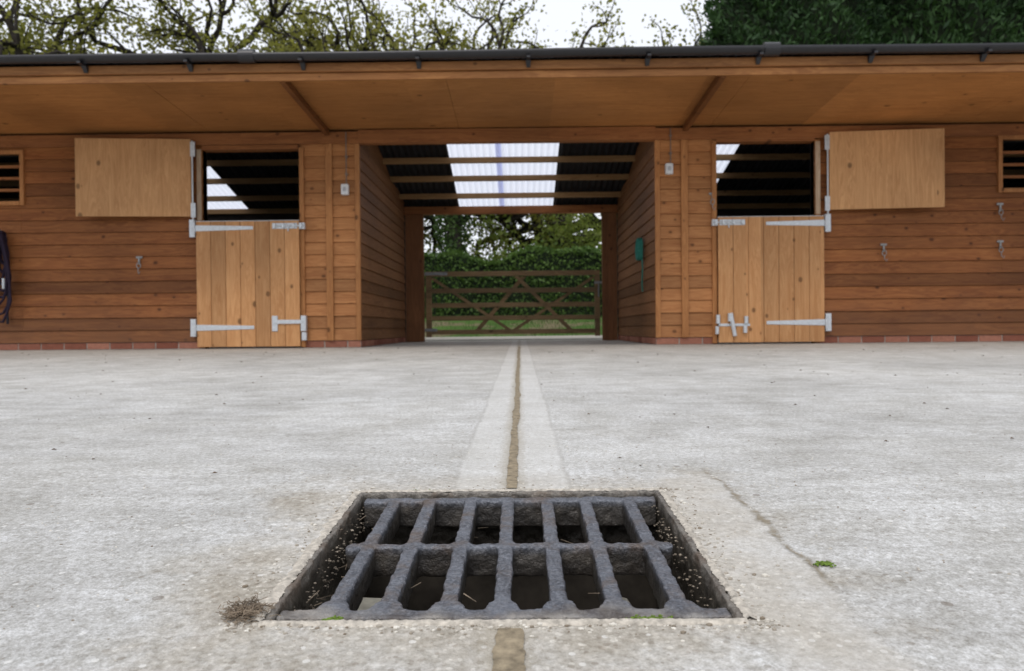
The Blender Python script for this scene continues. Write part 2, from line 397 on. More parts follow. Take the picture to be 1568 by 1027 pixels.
def lip(x0,y0,x1,y1,nxn,nyn,wd):
    n=140; b=len(mb.v); ww=wd
    for i in range(n):
        f=i/(n-1); x=x0+(x1-x0)*f; y=y0+(y1-y0)*f
        ww=max(.004,ww*.7+.3*wd*random.uniform(.3,1.7)); w=ww
        inn=random.uniform(-.003,.001)
        for q,h in ((inn/w,0.0010),(0.25,0.0024+random.uniform(0,.0014)),(0.7,0.0014+random.uniform(0,.001)),(1.0,-0.001)):
            X=x+nxn*w*q; Y=y+nyn*w*q
            mb.v.append((X,Y,gz(Y)+h))
    for i in range(n-1):
        for k in range(3): a=b+i*4+k; mb.f.append((a,a+1,a+5,a+4))
lip(HX0,HY0,HX0,HY1,-1,0,0.014); lip(HX1,HY0,HX1,HY1,1,0,0.011)
lip(HX0,HY1,HX1,HY1,0,1,0.012); lip(HX0,HY0,HX1,HY0,0,-1,0.010)
mb.build('mortar_lip',M_mort,drain,smooth=True)
M_dry=simple('dry_grass_mat',(0.24,0.19,0.14),0.9,var=0.45,scale=60,bump=0)
mb=MB()
for i in range(420):
    cx,cy=-0.264+random.gauss(0,.009),0.727+random.gauss(0,.008)
    a=random.uniform(0,6.28); L=random.uniform(.004,.014)
    p=[(cx,cy,gz(cy)+random.uniform(.0,.010))]
    for k in range(1,4):
        a+=random.uniform(-1.2,1.2)
        p.append((p[-1][0]+math.cos(a)*L/3,p[-1][1]+math.sin(a)*L/3,p[-1][2]+random.uniform(-.0015,.0025)))
    mb.tube(p,[.0004]*4,4)
for i in range(34):
    x=random.uniform(HX0+.008,-.2) if random.random()<.6 else random.uniform(-.15,.1); y=random.uniform(.75,1.12)
    z=plane(y)-random.uniform(.0,.05)
    mb.tube([(x,y,z),(x+random.uniform(-.02,.02),y+random.uniform(-.03,.03),z-.005)],[.0006,.0004],4)
mb.build('dry_grass_tuft',M_dry,fix=False)
M_moss=simple('moss_mat',(0.13,0.2,0.03),0.95,var=0.5,scale=200,bump=1)
for (mx_,my_,sx_,n_,h_) in ((-0.178,0.716,0.007,80,.001),(0.118,0.716,0.016,120,.0005),(0.333,0.85,0.008,90,.002),(-.16,1.168,.012,25,.001)):
    mb=MB()
    for i in range(n_):
        x=mx_+random.gauss(0,sx_*.6); y=my_+random.gauss(0,.003); rock(mb,(x,y,gz(y)+h_),random.uniform(.0009,.002))
    mb.build('moss',M_moss,smooth=True,fix=False)
M_leafb=simple('dead_leaf_mat',(0.12,0.08,0.045),0.9,var=0.5,scale=9,bump=0)
mb=MB()
for i in range(260):
    y=random.uniform(1.3,7.2); x=random.uniform(-1,1)*(0.7*y+.3); r=random.uniform(.002,.008)*(0.5+y*.16)
    a=random.uniform(0,6.28); b=len(mb.v)
    for k,(u,v,h) in enumerate(((-1,0,.0),(0,-.5,.35),(1,0,0),(0,.5,.5))):
        mb.v.append((x+r*(u*math.cos(a)-v*math.sin(a)),y+r*(u*math.sin(a)+v*math.cos(a)),gz(y)+.002+h*r))
    mb.f.append((b,b+1,b+2,b+3))
mb.build('fallen_leaves',M_leafb,fix=False)

# ---------------------------------------------------------------- stable building
B=empty('stable_block',(0,0,0))
M_clad=wood('cladding_mat',(0.40,0.165,0.055),(0.205,0.068,0.021),'X',0.12,'Z',0.07,knots=0.55,var=0.38,weather=(0.14,0.068,0.036),ksize=.13)
M_cladLit=wood('cladding_lit_mat',(0.58,0.285,0.115),(0.36,0.145,0.05),'X',0.12,'Z',0.07,knots=0.7,var=0.25,ksize=.13)  # same boards as the ends; brighter middle light painted in as paler wood
M_cladY=wood('cladding_side_mat',(0.33,0.165,0.075),(0.19,0.083,0.035),'Y',0.12,'Z',0.07,knots=0.5,var=0.3,ksize=.12)
M_ply=wood('plywood_mat',(0.72,0.42,0.20),(0.53,0.28,0.12),'Z',1.22,'X',0.3,knots=0.45,var=0.1,contrast=1.2,ksize=.12,kscale=5)
M_sof=wood('soffit_ply_mat',(0.56,0.26,0.085),(0.37,0.155,0.046),'X',1.22,'X',0.3,knots=0.35,var=0.22,contrast=1.1,kx='Y',ksize=.12,kscale=5)
M_door=wood('door_board_mat',(0.70,0.40,0.19),(0.50,0.24,0.095),'Z',0.1437,'X',-3.14,knots=0.85,var=0.2,ksize=.16)
M_beam=wood('beam_mat',(0.42,0.175,0.06),(0.25,0.09,0.03),'X',3.0,'X',0.3,knots=0.8,var=0.15)
M_post=wood('post_mat',(0.54,0.26,0.10),(0.34,0.14,0.047),'Z',0.5,'X',0.2,knots=0.8,var=0.15)
M_rail=wood('purlin_mat',(0.42,0.26,0.12),(0.28,0.16,0.07),'X',1.0,'Y',0.1,knots=0.3,var=0.2)
M_dark=simple('interior_board_mat',(0.030,0.024,0.02),0.9,var=0.3,scale=8)  # same wood taken near black; the dim interior is put into its colour
M_galv=simple('galvanised_mat',(0.60,0.64,0.68),0.45,metal=0.35,var=0.15,scale=60,bump=0.1,spec=0.5)
M_blk=simple('black_plastic_mat',(0.015,0.015,0.018),0.35,var=0.2,scale=20,bump=0,spec=0.5)
M_roof=simple('roof_sheet_mat',(0.018,0.018,0.02),0.8,var=0.3,scale=10)
M_white=simple('white_plastic_mat',(0.7,0.72,0.74),0.4,var=0.05,scale=30,bump=0)
YF=7.5
PL,PR=-1.556,1.32
def clad_front(mb,x0,x1,z0,z1,y=YF):
    z=0.07
    while z<z1-1e-4:
        a=max(z,z0); b=min(z+0.12,z1)
        if b>a+0.004:
            j=random.uniform(-.0015,.0015)
            ya=y-0.024+(a-z)/0.12*0.017+j; yb=y-0.024+(b-z)/0.12*0.017+j
            mb.hexa([(x0,ya,a+.0015),(x1,ya,a+.0015),(x1,y,a+.0015),(x0,y,a+.0015),(x0,yb,b),(x1,yb,b),(x1,y,b),(x0,y,b)])
        z+=0.12
mb=MB(); mc=MB(); mi=MB()
WL=(-5.80,-4.88,1.46,1.92); WR=(4.66,5.58,1.48,1.95)
DL=(-3.09,-2.14,1.95); DR=(1.91,2.86,1.97)
ZT=2.105
for (a,b,c,d) in ((-9,WL[0],.07,ZT),(WL[0],WL[1],.07,WL[2]),(WL[0],WL[1],WL[3],ZT),(WL[1],DL[0],.07,ZT),(DL[0],DL[1],DL[2],ZT),(DL[1],PL-.045,.07,ZT),
                  (PR+.045,DR[0],.07,ZT),(DR[0],DR[1],DR[2],ZT),(DR[1],WR[0],.07,ZT),(WR[0],WR[1],.07,WR[2]),(WR[0],WR[1],WR[3],ZT),(WR[1],9,.07,ZT)):
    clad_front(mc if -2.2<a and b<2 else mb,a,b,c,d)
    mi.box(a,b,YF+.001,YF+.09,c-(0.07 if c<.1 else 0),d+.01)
mb.build('front_cladding',M_clad,B,bevel=0.0015)
mc.build('front_cladding_by_passage',M_cladLit,B,bevel=0.0015)
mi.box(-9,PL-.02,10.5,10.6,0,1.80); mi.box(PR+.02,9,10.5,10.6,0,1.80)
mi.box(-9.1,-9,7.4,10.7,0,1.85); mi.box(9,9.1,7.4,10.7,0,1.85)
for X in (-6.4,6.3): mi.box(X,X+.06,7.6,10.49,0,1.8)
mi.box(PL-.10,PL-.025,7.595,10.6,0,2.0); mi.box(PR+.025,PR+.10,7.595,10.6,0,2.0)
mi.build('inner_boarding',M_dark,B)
mb=MB()
for sx,X in ((1,PL),(-1,PR)):
    z=0.07
    while z<1.98:
        b=min(z+.12,2.0); j=random.uniform(-.001,.001)
        xa=X+sx*(0.0+j); xb=X-sx*(0.014+j); xk=X-sx*0.024
        y0,y1=YF+.012,10.42
        mb.hexa([(xa,y0,z+.0015),(xa,y1,z+.0015),(xk,y1,z+.0015),(xk,y0,z+.0015),(xb,y0,b),(xb,y1,b),(xk,y1,b),(xk,y0,b)])
        z+=.12
mb.build('passage_cladding',M_cladY,B)
mb=MB()
for X in (PL-.06,PR+.06):
    P=[(7.6,2.0),(10.55,1.80),(10.55,1.83),(7.9,2.44),(7.6,2.40)]
    b=len(mb.v)
    for xx in (X-.02,X+.02):
        for (y,z) in P: mb.v.append((xx,y,z))
    n=5
    mb.f.append(tuple(b+i for i in range(n))); mb.f.append(tuple(b+n+i for i in range(n))[::-1])
    for i in range(n): j=(i+1)%n; mb.f.append((b+i,b+j,b+n+j,b+n+i))
mb.build('gable_infill',M_cladY,B)
def brickplinth():
    m=MB(); k=MB()
    for a,b in ((-9,DL[0]),(DL[1],PL),(PR,DR[0]),(DR[1],9)):
        k.box(a+.002,b-.002,YF-.006,YF,0,.068)
        x=a+.004
        while x<b-.03:
            e=min(x+.215,b-.004); m.box(x,e,YF-.012,YF-.004,.004,.066); x=e+.011
    for sx,X in ((1,PL),(-1,PR)):
        y=YF
        while y<10.3:
            xa,xb=sorted((X-sx*.002,X-sx*.02)); m.box(xa,xb,y,y+.215,.004,.066); y+=.226
    k.build('plinth_mortar',simple('mortar_grey_mat',(0.4,0.37,0.33),0.9),B)
    t=NT('brick_mat',0.9,0.2); gi=t.n.new('ShaderNodeNewGeometry')
    c=t.mix(gi.outputs['Random Per Island'],(0.24,0.085,0.055),(0.42,0.19,0.13)); n=t.noise(t.co,40,4)
    t.base(t.mix(1.0,c,t.mix(n,(0.6,0.6,0.6),(1.2,1.2,1.2)),'MULTIPLY')); t.bump(n,.4,.004)
    m.build('brick_plinth',t.m,B,bevel=.002)
brickplinth()
mb=MB()
mb.box(-9,-1.556,YF-.045,YF-.024,1.985,2.098); mb.box(1.32,9,YF-.045,YF-.024,1.985,2.098)
mb.box(PL-.003,PR+.003,YF-.052,YF+.05,1.985,2.112)
mb.box(PL-.02,PR+.02,10.42,10.52,1.735,1.835)
mb.build('wall_plate',M_beam,B,bevel=.003)
mb=MB()
for x in (-1.85,1.60): mb.box(x-.032,x+.032,YF-.043,YF-.0235,.07,1.984)
mb.box(PL-.045,PL+.003,YF-.03,YF+.011,.07,1.984); mb.box(PR-.003,PR+.045,YF-.03,YF+.011,.07,1.984)
for X0,X1,Z in ((DL[0],DL[1],DL[2]),(DR[0],DR[1],DR[2])):
    for a,b in ((X0-.045,X0),(X1,X1+.045)): mb.box(a,b,YF-.04,YF+.08,.01,Z)
for W_ in (WL,WR):
    mb.box(W_[0]-.04,W_[0],YF-.04,YF+.03,W_[2]-.04,W_[3]+.04); mb.box(W_[1],W_[1]+.04,YF-.04,YF+.03,W_[2]-.04,W_[3]+.04)
    mb.box(W_[0]+.001,W_[1]-.001,YF-.038,YF+.03,W_[3],W_[3]+.04); mb.box(W_[0]+.001,W_[1]-.001,YF-.045,YF+.03,W_[2]-.04,W_[2])
mb.build('frames_and_posts',M_post,B,bevel=.003)
mb=MB()
for X0,X1,Z in ((DL[0],DL[1],DL[2]),(DR[0],DR[1],DR[2])): mb.box(X0+.001,X1-.001,YF-.036,YF+.08,Z-.012,Z+.03)
mb.build('door_heads',M_beam,B,bevel=.002)
mb=MB()
mb.box(PL+.002,-1.31,10.43,10.53,0,1.734); mb.box(1.12,PR-.002,10.43,10.53,0,1.734)
mb.build('back_posts',wood('back_post_mat',(0.30,0.135,0.055),(0.17,0.07,0.028),'Z',0.5,'X',0.2,knots=0.5,var=0.15),B,bevel=.003)
mb=MB()
for W_ in (WL,WR):
    for i in range(1,4):
        z=W_[2]+(W_[3]-W_[2])*i/4; mb.box(W_[0]+.002,W_[1]-.002,YF+.0,YF+.02,z-.014,z+.014)
mb.build('window_bars',M_beam,B,bevel=.002)
YS=6.06
mb=MB()
xsn=[-9,-7.9,-5.46,-3.02,-0.58,1.86,4.3,6.74,9]
for a,b in zip(xsn,xsn[1:]):
    j=random.uniform(-.001,.001)
    mb.hexa([(a+.0015,YS,2.185+j),(b-.0015,YS,2.185+j),(b-.0015,YF+.09,2.116+j),(a+.0015,YF+.09,2.116+j),(a+.0015,YS,2.2),(b-.0015,YS,2.2),(b-.0015,YF+.09,2.135),(a+.0015,YF+.09,2.135)])
mb.build('soffit',M_sof,B)
mb=MB()
for x in (-1.86,1.61,-5.6,5.4): mb.bar((x,YS+.001,2.155),(x,YF-.046,2.09),.045,.06)
mb.build('soffit_struts',wood('strut_mat',(0.34,0.14,0.045),(0.22,0.08,0.026),'Y',1,'X',0,knots=.3),B,bevel=.003)
mb=MB()
mb.box(-9.05,9.05,YS-.028,YS,2.135,2.19); 
mb.box(-9.05,9.05,YS-.052,YS-.001,2.195,2.262)
mb.build('fascia',wood('fascia_mat',(0.46,0.215,0.075),(0.27,0.11,0.037),'X',0.065,'Z',2.13,knots=.6,var=.35,ksize=.12),B,bevel=.003)
mb=MB()
n=8; yc,zc,r=YS-.105,2.315,.052; secs=np.linspace(-9.1,9.1,40)
for x in secs:
    for i in range(n+1):
        t=math.pi*i/n; mb.v.append((x,yc-r*math.cos(t),zc-r*math.sin(t)+.004*math.sin(x*1.3)))
for s in range(len(secs)-1):
    for i in range(n): a=s*(n+1)+i; mb.f.append((a,a+1,a+n+2,a+n+1))
o=mb.build('gutter',M_blk,B,smooth=True); m=o.modifiers.new('s','SOLIDIFY'); m.thickness=.004
mb=MB()
for px in np.arange(-8.7,9,0.88):
    px=px+random.uniform(-.05,.05)
    mb.box(px-.014,px+.014,YS-.165,YS-.053,2.246,2.262)
    mb.hexa([(px-.014,YS-.06,2.205),(px+.014,YS-.06,2.205),(px+.014,YS-.053,2.205),(px-.014,YS-.053,2.205),(px-.02,YS-.10,2.25),(px+.02,YS-.10,2.25),(px+.02,YS-.053,2.25),(px-.02,YS-.053,2.25)])
for px in (-6.1,-2.1,1.95,5.9): mb.cyl((px-.06,yc,zc-.012),(px+.06,yc,zc-.012),.052,n=20)
mb.build('gutter_brackets',M_blk,B)
def corr(mb,x0,x1,prof,amp=.012,per=.075):
    n=int((x1-x0)/.0125)+1; b=len(mb.v)
    for i in range(n+1):
        x=x0+(x1-x0)*i/n; h=amp*math.sin(x/per*2*math.pi)
        for (y,z) in prof: mb.v.append((x,y,z+h))
    k=len(prof)
    for i in range(n):
        for j in range(k-1): a=b+i*k+j; mb.f.append((a,a+1,a+k+1,a+k))
RB=[(7.9,2.475),(10.75,1.79)]
clear=[(-4.95,-3.73),(-.82,.46),(1.42,2.52),(4.9,5.5),(-8.4,-7.4)]
mb=MB(); corr(mb,-9.15,9.15,[(YS-.09,2.285),(7.9,2.485)],amp=.009)
cs=sorted(clear); x=-9.15
for a,b in cs: corr(mb,x,a,RB); x=b
corr(mb,x,9.15,RB)
mb.build('roof_sheets',M_roof,B,fix=False)
mb=MB(); mb.box(-9.1,9.1,7.82,7.98,2.50,2.52); mb.build('ridge_cap',M_roof,B)
def clearmat(name,col):
    t=NT(name,0.4,0.3)
    tr=t.n.new('ShaderNodeBsdfTranslucent'); tr.inputs[0].default_value=(*col,1)
    mxs=t.n.new('ShaderNodeMixShader'); mxs.inputs[0].default_value=0.9
    t.l.new(t.b.outputs[0],mxs.inputs[1]); t.l.new(tr.outputs[0],mxs.inputs[2]); t.base((0.7,0.72,0.8))
    t.l.new(mxs.outputs[0],t.n['Material Output'].inputs[0]); return t.m
mb=MB()
for a,b in cs: corr(mb,a-.03,b+.03,[(y,z+.012) for y,z in RB])
mb.build('clear_roof_sheets',clearmat('clear_sheet_mat',(0.84,0.87,0.95)),B,fix=False,smooth=True)
mb=MB(); corr(mb,-.27,-.205,[(y,z+.024) for y,z in RB])
mb.build('clear_sheet_overlap',clearmat('clear_overlap_mat',(0.55,0.58,0.85)),B,fix=False,smooth=True)
mb=MB()
for y in (8.03,8.53,9.03,9.52,10.04,10.47):
    z=2.475-(y-7.9)*.2404-.05
    mb.box(-8.99,8.99,y-.022,y+.022,z-.036,z+.030)
mb.build('purlins',M_rail,B,bevel=.003)

def lower_door(X0,X1,hinge,top,parent_name,seed):
    random.seed(seed)
    D=empty('stable_door_'+parent_name); D.parent=B
    mb=MB(); n=7; w=(X1-X0)/n
    for i in range(n):
        mb.box(X0+i*w+.0018,X0+(i+1)*w-.0018,YF-.078+random.uniform(-.001,.001),YF-.054,.018,top)
    mb.build('boards',M_door,D,bevel=.003)
    k=MB(); k.box(X0+.01,X1-.01,YF-.055,YF-.044,.03,top-.01); k.build('gap_backing',M_dark,D)  # dark sheet added behind the boards to paint shade in their gaps
    g=MB(); yy=YF-.079
    g.box(X0-.0,X1+.0,YF-.081,YF-.043,top,top+.006)
    s=1 if hinge=='L' else -1; H=X0 if hinge=='L' else X1; F=X1 if hinge=='L' else X0
    for z in (top-.065,.205):
        L=.56; x0=H-s*.005; x1=H+s*L
        P=[(x0,z-.030),(x1,z-.016),(x1,z+.016),(x0,z+.030)]
        b=len(g.v)
        for y in (yy-.006,yy+.0005):
            for (px,pz) in P: g.v.append((px,y,pz))
        g.f+= [(b,b+1,b+2,b+3),(b+7,b+6,b+5,b+4)]+[(b+i,b+4+i,b+4+(i+1)%4,b+(i+1)%4) for i in range(4)]
        xa,xb=sorted((H-s*.008,H-s*.06)); g.box(xa,xb,yy-.006,YF-.041,z-.085,z+.085)
        g.cyl((H-s*.012,yy-.01,z-.06),(H-s*.012,yy-.01,z+.06),.011)
        for q in (.05,.17,.3,.42,.53): g.cyl((H+s*q,yy-.01,z),(H+s*q,yy-.004,z),.007,n=8)
    z=top-.05
    xa,xb=sorted((F-s*.26,F-s*.015)); g.box(xa,xb,yy-.004,yy,z-.028,z+.028)
    xa,xb=sorted((F+s*.0,F+s*.055)); g.box(xa,xb,yy-.004,YF-.041,z-.03,z+.03)
    g.cyl((F-s*.25,yy-.012,z),(F+s*.045,yy-.012,z),.009)
    for q in (-.235,-.15,-.05,.02):
        xa,xb=sorted((F+s*q-.012,F+s*q+.012)); g.box(xa,xb,yy-.024,yy,z-.022,z+.022)
    g.cyl((F-s*.1,yy-.012,z),(F-s*.1,yy-.02,z-.055),.007)
    z=.235
    if hinge=='L':
        xa,xb=sorted((F-s*.27,F-s*.215)); g.box(xa,xb,yy-.012,yy,z-.07,z+.08)
        xa,xb=sorted((F-s*.25,F+s*.03)); g.box(xa,xb,yy-.018,yy-.002,z+.002,z+.04)
        xa,xb=sorted((F+s*.01,F+s*.06)); g.box(xa,xb,yy-.012,YF-.041,z-.07,z+.08); g.box(xa+.005,xb,yy-.0,YF-.041,z-.16,z-.08)
    else:
        for q,zz0,zz1,rr in ((.01,.20,.285,.020),(.02,.10,.175,.018),(-.105,.22,.30,.022),(-.26,.20,.27,.02),(-.25,.11,.175,.02)):
            g.cyl((F-s*(-q),yy-.02,zz0),(F-s*(-q),yy-.02,zz1),rr)
        g.cyl((F-s*.15,yy-.025,.08),(F-s*.11,yy-.025,.30),.020); g.box(min(F,F-s*.30),max(F,F-s*.30),yy-.006,yy,.175,.20)
    g.build('ironmongery',M_galv,D,bevel=.002)
lower_door(-3.14,-2.135,'L',1.235,'left',3)
lower_door(1.91,2.93,'R',1.225,'right',4)
def upper_door(hx,ex,z0,z1,nm,dz):
    s=1 if ex>hx else -1
    D=empty('stable_top_door_'+nm); D.parent=B
    mb=MB(); yh,ye=YF-.07,YF-.16
    def pt(f,o): return (hx+(ex-hx)*f, yh+(ye-yh)*f+o)
    def slab(f0,f1,o0,o1,za,zb):
        P=[]
        for z in (0,1):
            for f,o in ((f0,o0),(f1,o0),(f1,o1),(f0,o1)):
                x,y=pt(f,o); P.append((x,y,(za,zb)[z]+dz*f))
        mb.hexa(P)
    slab(0,1,-.012,0,z0,z1)
    mb.build('panel',M_ply,D,bevel=.002)
    mb.v=[];mb.f=[]
    slab(.01,.09,.0005,.03,z0+.01,z1-.01); slab(.91,.99,.0005,.03,z0+.01,z1-.01); slab(.09,.91,.0005,.03,z0+.01,z0+.10); slab(.09,.91,.0005,.03,z1-.1,z1-.01)
    mb.build('battens',M_post,D)
    g=MB(); 
    g.cyl((hx-s*.02,yh-.02,z0-.05),(hx-s*.02,yh-.02,z1-.02),.008)
    for z in (z0+.06,z1-.1): g.box(min(hx-s*.045,hx),max(hx-s*.045,hx),yh-.022,yh-.006,z-.07,z+.07)
    g.build('hinge',M_galv,D,bevel=.002)
upper_door(-3.18,-4.255,1.285,2.035,'left',0.0)
upper_door(2.98,4.03,1.285,2.03,'right',0.0)
mb=MB(); mb.box(-3.135,-3.092,YF-.05,YF-.0405,1.25,1.94); mb.box(2.862,2.905,YF-.05,YF-.0405,1.25,1.95)
mb.build('door_stop',wood('stop_mat',(0.62,0.5,0.38),(0.4,0.28,0.18),'Z',1,'X',0,knots=0),B)
def lightswitch(x,z):
    E=empty('light_switch'); mb=MB()
    mb.box(x-.036,x+.036,YF-.075,YF-.018,z-.052,z+.052); mb.build('case',M_white,E,bevel=.008)
    mb=MB(); mb.box(x-.014,x+.014,YF-.083,YF-.074,z-.02,z+.02); mb.build('rocker',simple('rocker_mat',(0.45,0.47,0.5),.4,bump=0),E,bevel=.002)
    mb=MB(); mb.cyl((x+.015,YF-.055,z+.05),(x+.015,YF-.055,2.09),.006); 
    for q in (.15,.32): mb.box(x+.003,x+.027,YF-.064,YF-.02,z+q-.008,z+q+.008)
    mb.build('conduit',simple('conduit_mat',(0.2,0.15,0.12),.5,bump=0),E)
lightswitch(-1.69,1.535); lightswitch(1.45,1.70)
def tie(x,z):
    mb=MB(); mb.box(x-.03,x+.03,YF-.03,YF-.02,z+.03,z+.05); mb.box(x-.008,x+.008,YF-.034,YF-.02,z-.03,z+.05)
    P=[(x+.020*math.sin(a),YF-.04,z-.04+.027*math.cos(a)) for a in np.linspace(0,2*math.pi,14)]
    mb.tube(P,[.004]*14,6); mb.cyl((x,YF-.02,z-.01),(x,YF-.05,z-.015),.005)
    P=[(x,YF-.045,z-.06),(x-.003,YF-.05,z-.10),(x+.011,YF-.06,z-.125),(x+.02,YF-.06,z-.10)]
    mb.tube(P,[.004]*4,6)
    mb.build('tie_ring',simple('ring_mat',(0.3,0.3,0.3),.5,metal=.4))
tie(-3.72,.86); tie(3.52,.91); tie(4.64,.93); tie(4.64,1.29); tie(1.87,1.42)
H=empty('head_collar'); mb=MB()
M_pur=simple('webbing_mat',(0.022,0.014,0.03),.85,var=.5,scale=50)
def loop(pts,r): mb.tube(pts,[r]*len(pts),6)
hx=-5.05
for k in range(9):
    w=.03+.009*k; L=.30+.07*k; o=random.uniform(-.03,.03)
    P=[(hx+o+w*math.sin(a)*(1-.5*math.cos(a))+random.uniform(-.008,.008),YF-.05-.012*k,1.15-L/2+L/2*math.cos(a)+.02*math.sin(3*a+k)) for a in np.linspace(0,2*math.pi,18)]
    loop(P,.012)
mb.build('webbing',M_pur,H,smooth=True)
mb=MB(); loop([(hx+.05,YF-.06,.60),(hx+.06,YF-.06,.5),(hx+.045,YF-.06,.40),(hx+.05,YF-.06,.26)],.012)
mb.build('lead_rope',simple('rope_mat',(0.04,0.04,0.055),.9),H,smooth=True)
mb=MB(); mb.cyl((hx,YF-.02,1.16),(hx,YF-.09,1.17),.008); mb.cyl((hx+.06,YF-.13,.70),(hx+.06,YF-.13,.60),.013); mb.build('hook',M_galv,H)
mb=MB()
for k in range(7):
    w=.05+.01*k
    P=[(PR-.03-.006*k,8.15+w*math.sin(a)+.01*k,1.0+.11*math.cos(a)+random.uniform(-.01,.01)) for a in np.linspace(0,2*math.pi,16)]
    mb.tube(P,[.009]*16,6)
mb.tube([(PR-.03,8.13,.92),(PR-.03,8.1,.8),(PR-.03,8.14,.62),(PR-.03,8.1,.55)],[.008]*4,6)
mb.build('rope_coil',simple('teal_rope_mat',(0.03,0.2,0.16),.7,var=.3,scale=60),smooth=True)

# ---------------------------------------------------------------- gate
G=empty('field_gate')
M_gate=wood('gate_mat',(0.36,0.25,0.13),(0.2,0.135,0.07),'X',0.15,'Z',0,knots=.4,var=.3)
mb=MB(); gx0,gx1=-1.30,1.10; yg=10.62
mb.box(gx0,gx1,yg-.035,yg+.035,.90,.965)
for z in (.70,.50,.32,.13): mb.box(gx0+.07,gx1-.07,yg-.014,yg+.014,z-.032,z+.032)
mb.build('rails',M_gate,G,bevel=.004)
mb=MB(); mb.box(gx0,gx0+.075,yg-.032,yg+.032,.06,.899); mb.box(gx1-.07,gx1,yg-.032,yg+.032,.06,.899)
mb.build('stiles',M_gate,G,bevel=.004)
mb=MB()
for a,b in (((-1.22,.88),(-.1,.12)),((-.62,.12),(.05,.89)),((-.05,.89),(.72,.12)),((-.1,.14),(1.02,.88))):
    off=-.028 if a[0]<-1 or a[0]==-.05 else .028
    w=.035
    mb.hexa([(a[0]-w,yg+off-.012,a[1]),(a[0]+w,yg+off-.012,a[1]),(a[0]+w,yg+off+.012,a[1]),(a[0]-w,yg+off+.012,a[1]),(b[0]-w,yg+off-.012,b[1]),(b[0]+w,yg+off-.012,b[1]),(b[0]+w,yg+off+.012,b[1]),(b[0]-w,yg+off+.012,b[1])])
mb.build('braces',M_gate,G)
mb=MB(); mb.box(-1.36,-1.0,yg-.045,yg-.036,.915,.955); mb.box(-1.36,-1.15,yg-.045,yg-.036,.14,.18); mb.cyl((1.08,yg-.05,.8),(1.08,yg-.05,.6),.01); mb.box(1.02,1.14,yg-.05,yg-.036,.78,.81)
mb.build('gate_irons',simple('gate_iron_mat',(.25,.26,.27),.5,metal=.4),G)

# ---------------------------------------------------------------- vegetation
def leafmat(name,c1,c2,trans=0.4,clump=0.6):
    t=NT(name,0.6,0.25)
    gi=t.n.new('ShaderNodeNewGeometry'); r=gi.outputs['Random Per Island']
    n=t.noise(t.co,clump,2,0.5)
    f=t.math('ADD',t.math('MULTIPLY',r,0.55),t.mr(n,0.35,0.65,0,0.45))
    c=t.mix(f,c1,c2); t.base(c)
    tr=t.n.new('ShaderNodeBsdfTranslucent'); t.l.new(t.mix(1.0,c,(1.5,1.5,0.9),'MULTIPLY'),tr.inputs[0])
    m=t.n.new('ShaderNodeMixShader'); m.inputs[0].default_value=trans
    t.l.new(t.b.outputs[0],m.inputs[1]); t.l.new(tr.outputs[0],m.inputs[2]); t.l.new(m.outputs[0],t.n['Material Output'].inputs[0])
    return t.m
def leafmesh(name,C,size,seed,mat,aspect=0.6,orient=None):
    rg=np.random.default_rng(seed); C=np.asarray(C); n=len(C)
    a=rg.normal(size=(n,3)); 
    if orient is not None: a=a*0.6+orient
    a/=np.linalg.norm(a,axis=1)[:,None]
    b=rg.normal(size=(n,3)); b-=a*(a*b).sum(1)[:,None]; b/=np.linalg.norm(b,axis=1)[:,None]
    s=(size*rg.uniform(.6,1.3,n))[:,None]
    V=np.stack([C-a*s*.5,C+b*s*.5*aspect,C+a*s*.5,C-b*s*.5*aspect],1).reshape(-1,3)
    me=bpy.data.meshes.new(name); me.vertices.add(4*n); me.vertices.foreach_set('co',V.ravel())
    me.loops.add(4*n); me.loops.foreach_set('vertex_index',np.arange(4*n)); me.polygons.add(n)
    me.polygons.foreach_set('loop_start',np.arange(0,4*n,4)); me.polygons.foreach_set('loop_total',np.full(n,4))
    me.update(); me.validate(); me.materials.append(mat); return me
M_oak=leafmat('oak_leaf_mat',(0.10,0.11,0.028),(0.30,0.29,0.085),0.5)
M_bark=simple('bark_mat',(0.035,0.029,0.024),0.95,var=.4,scale=12,bump=1)
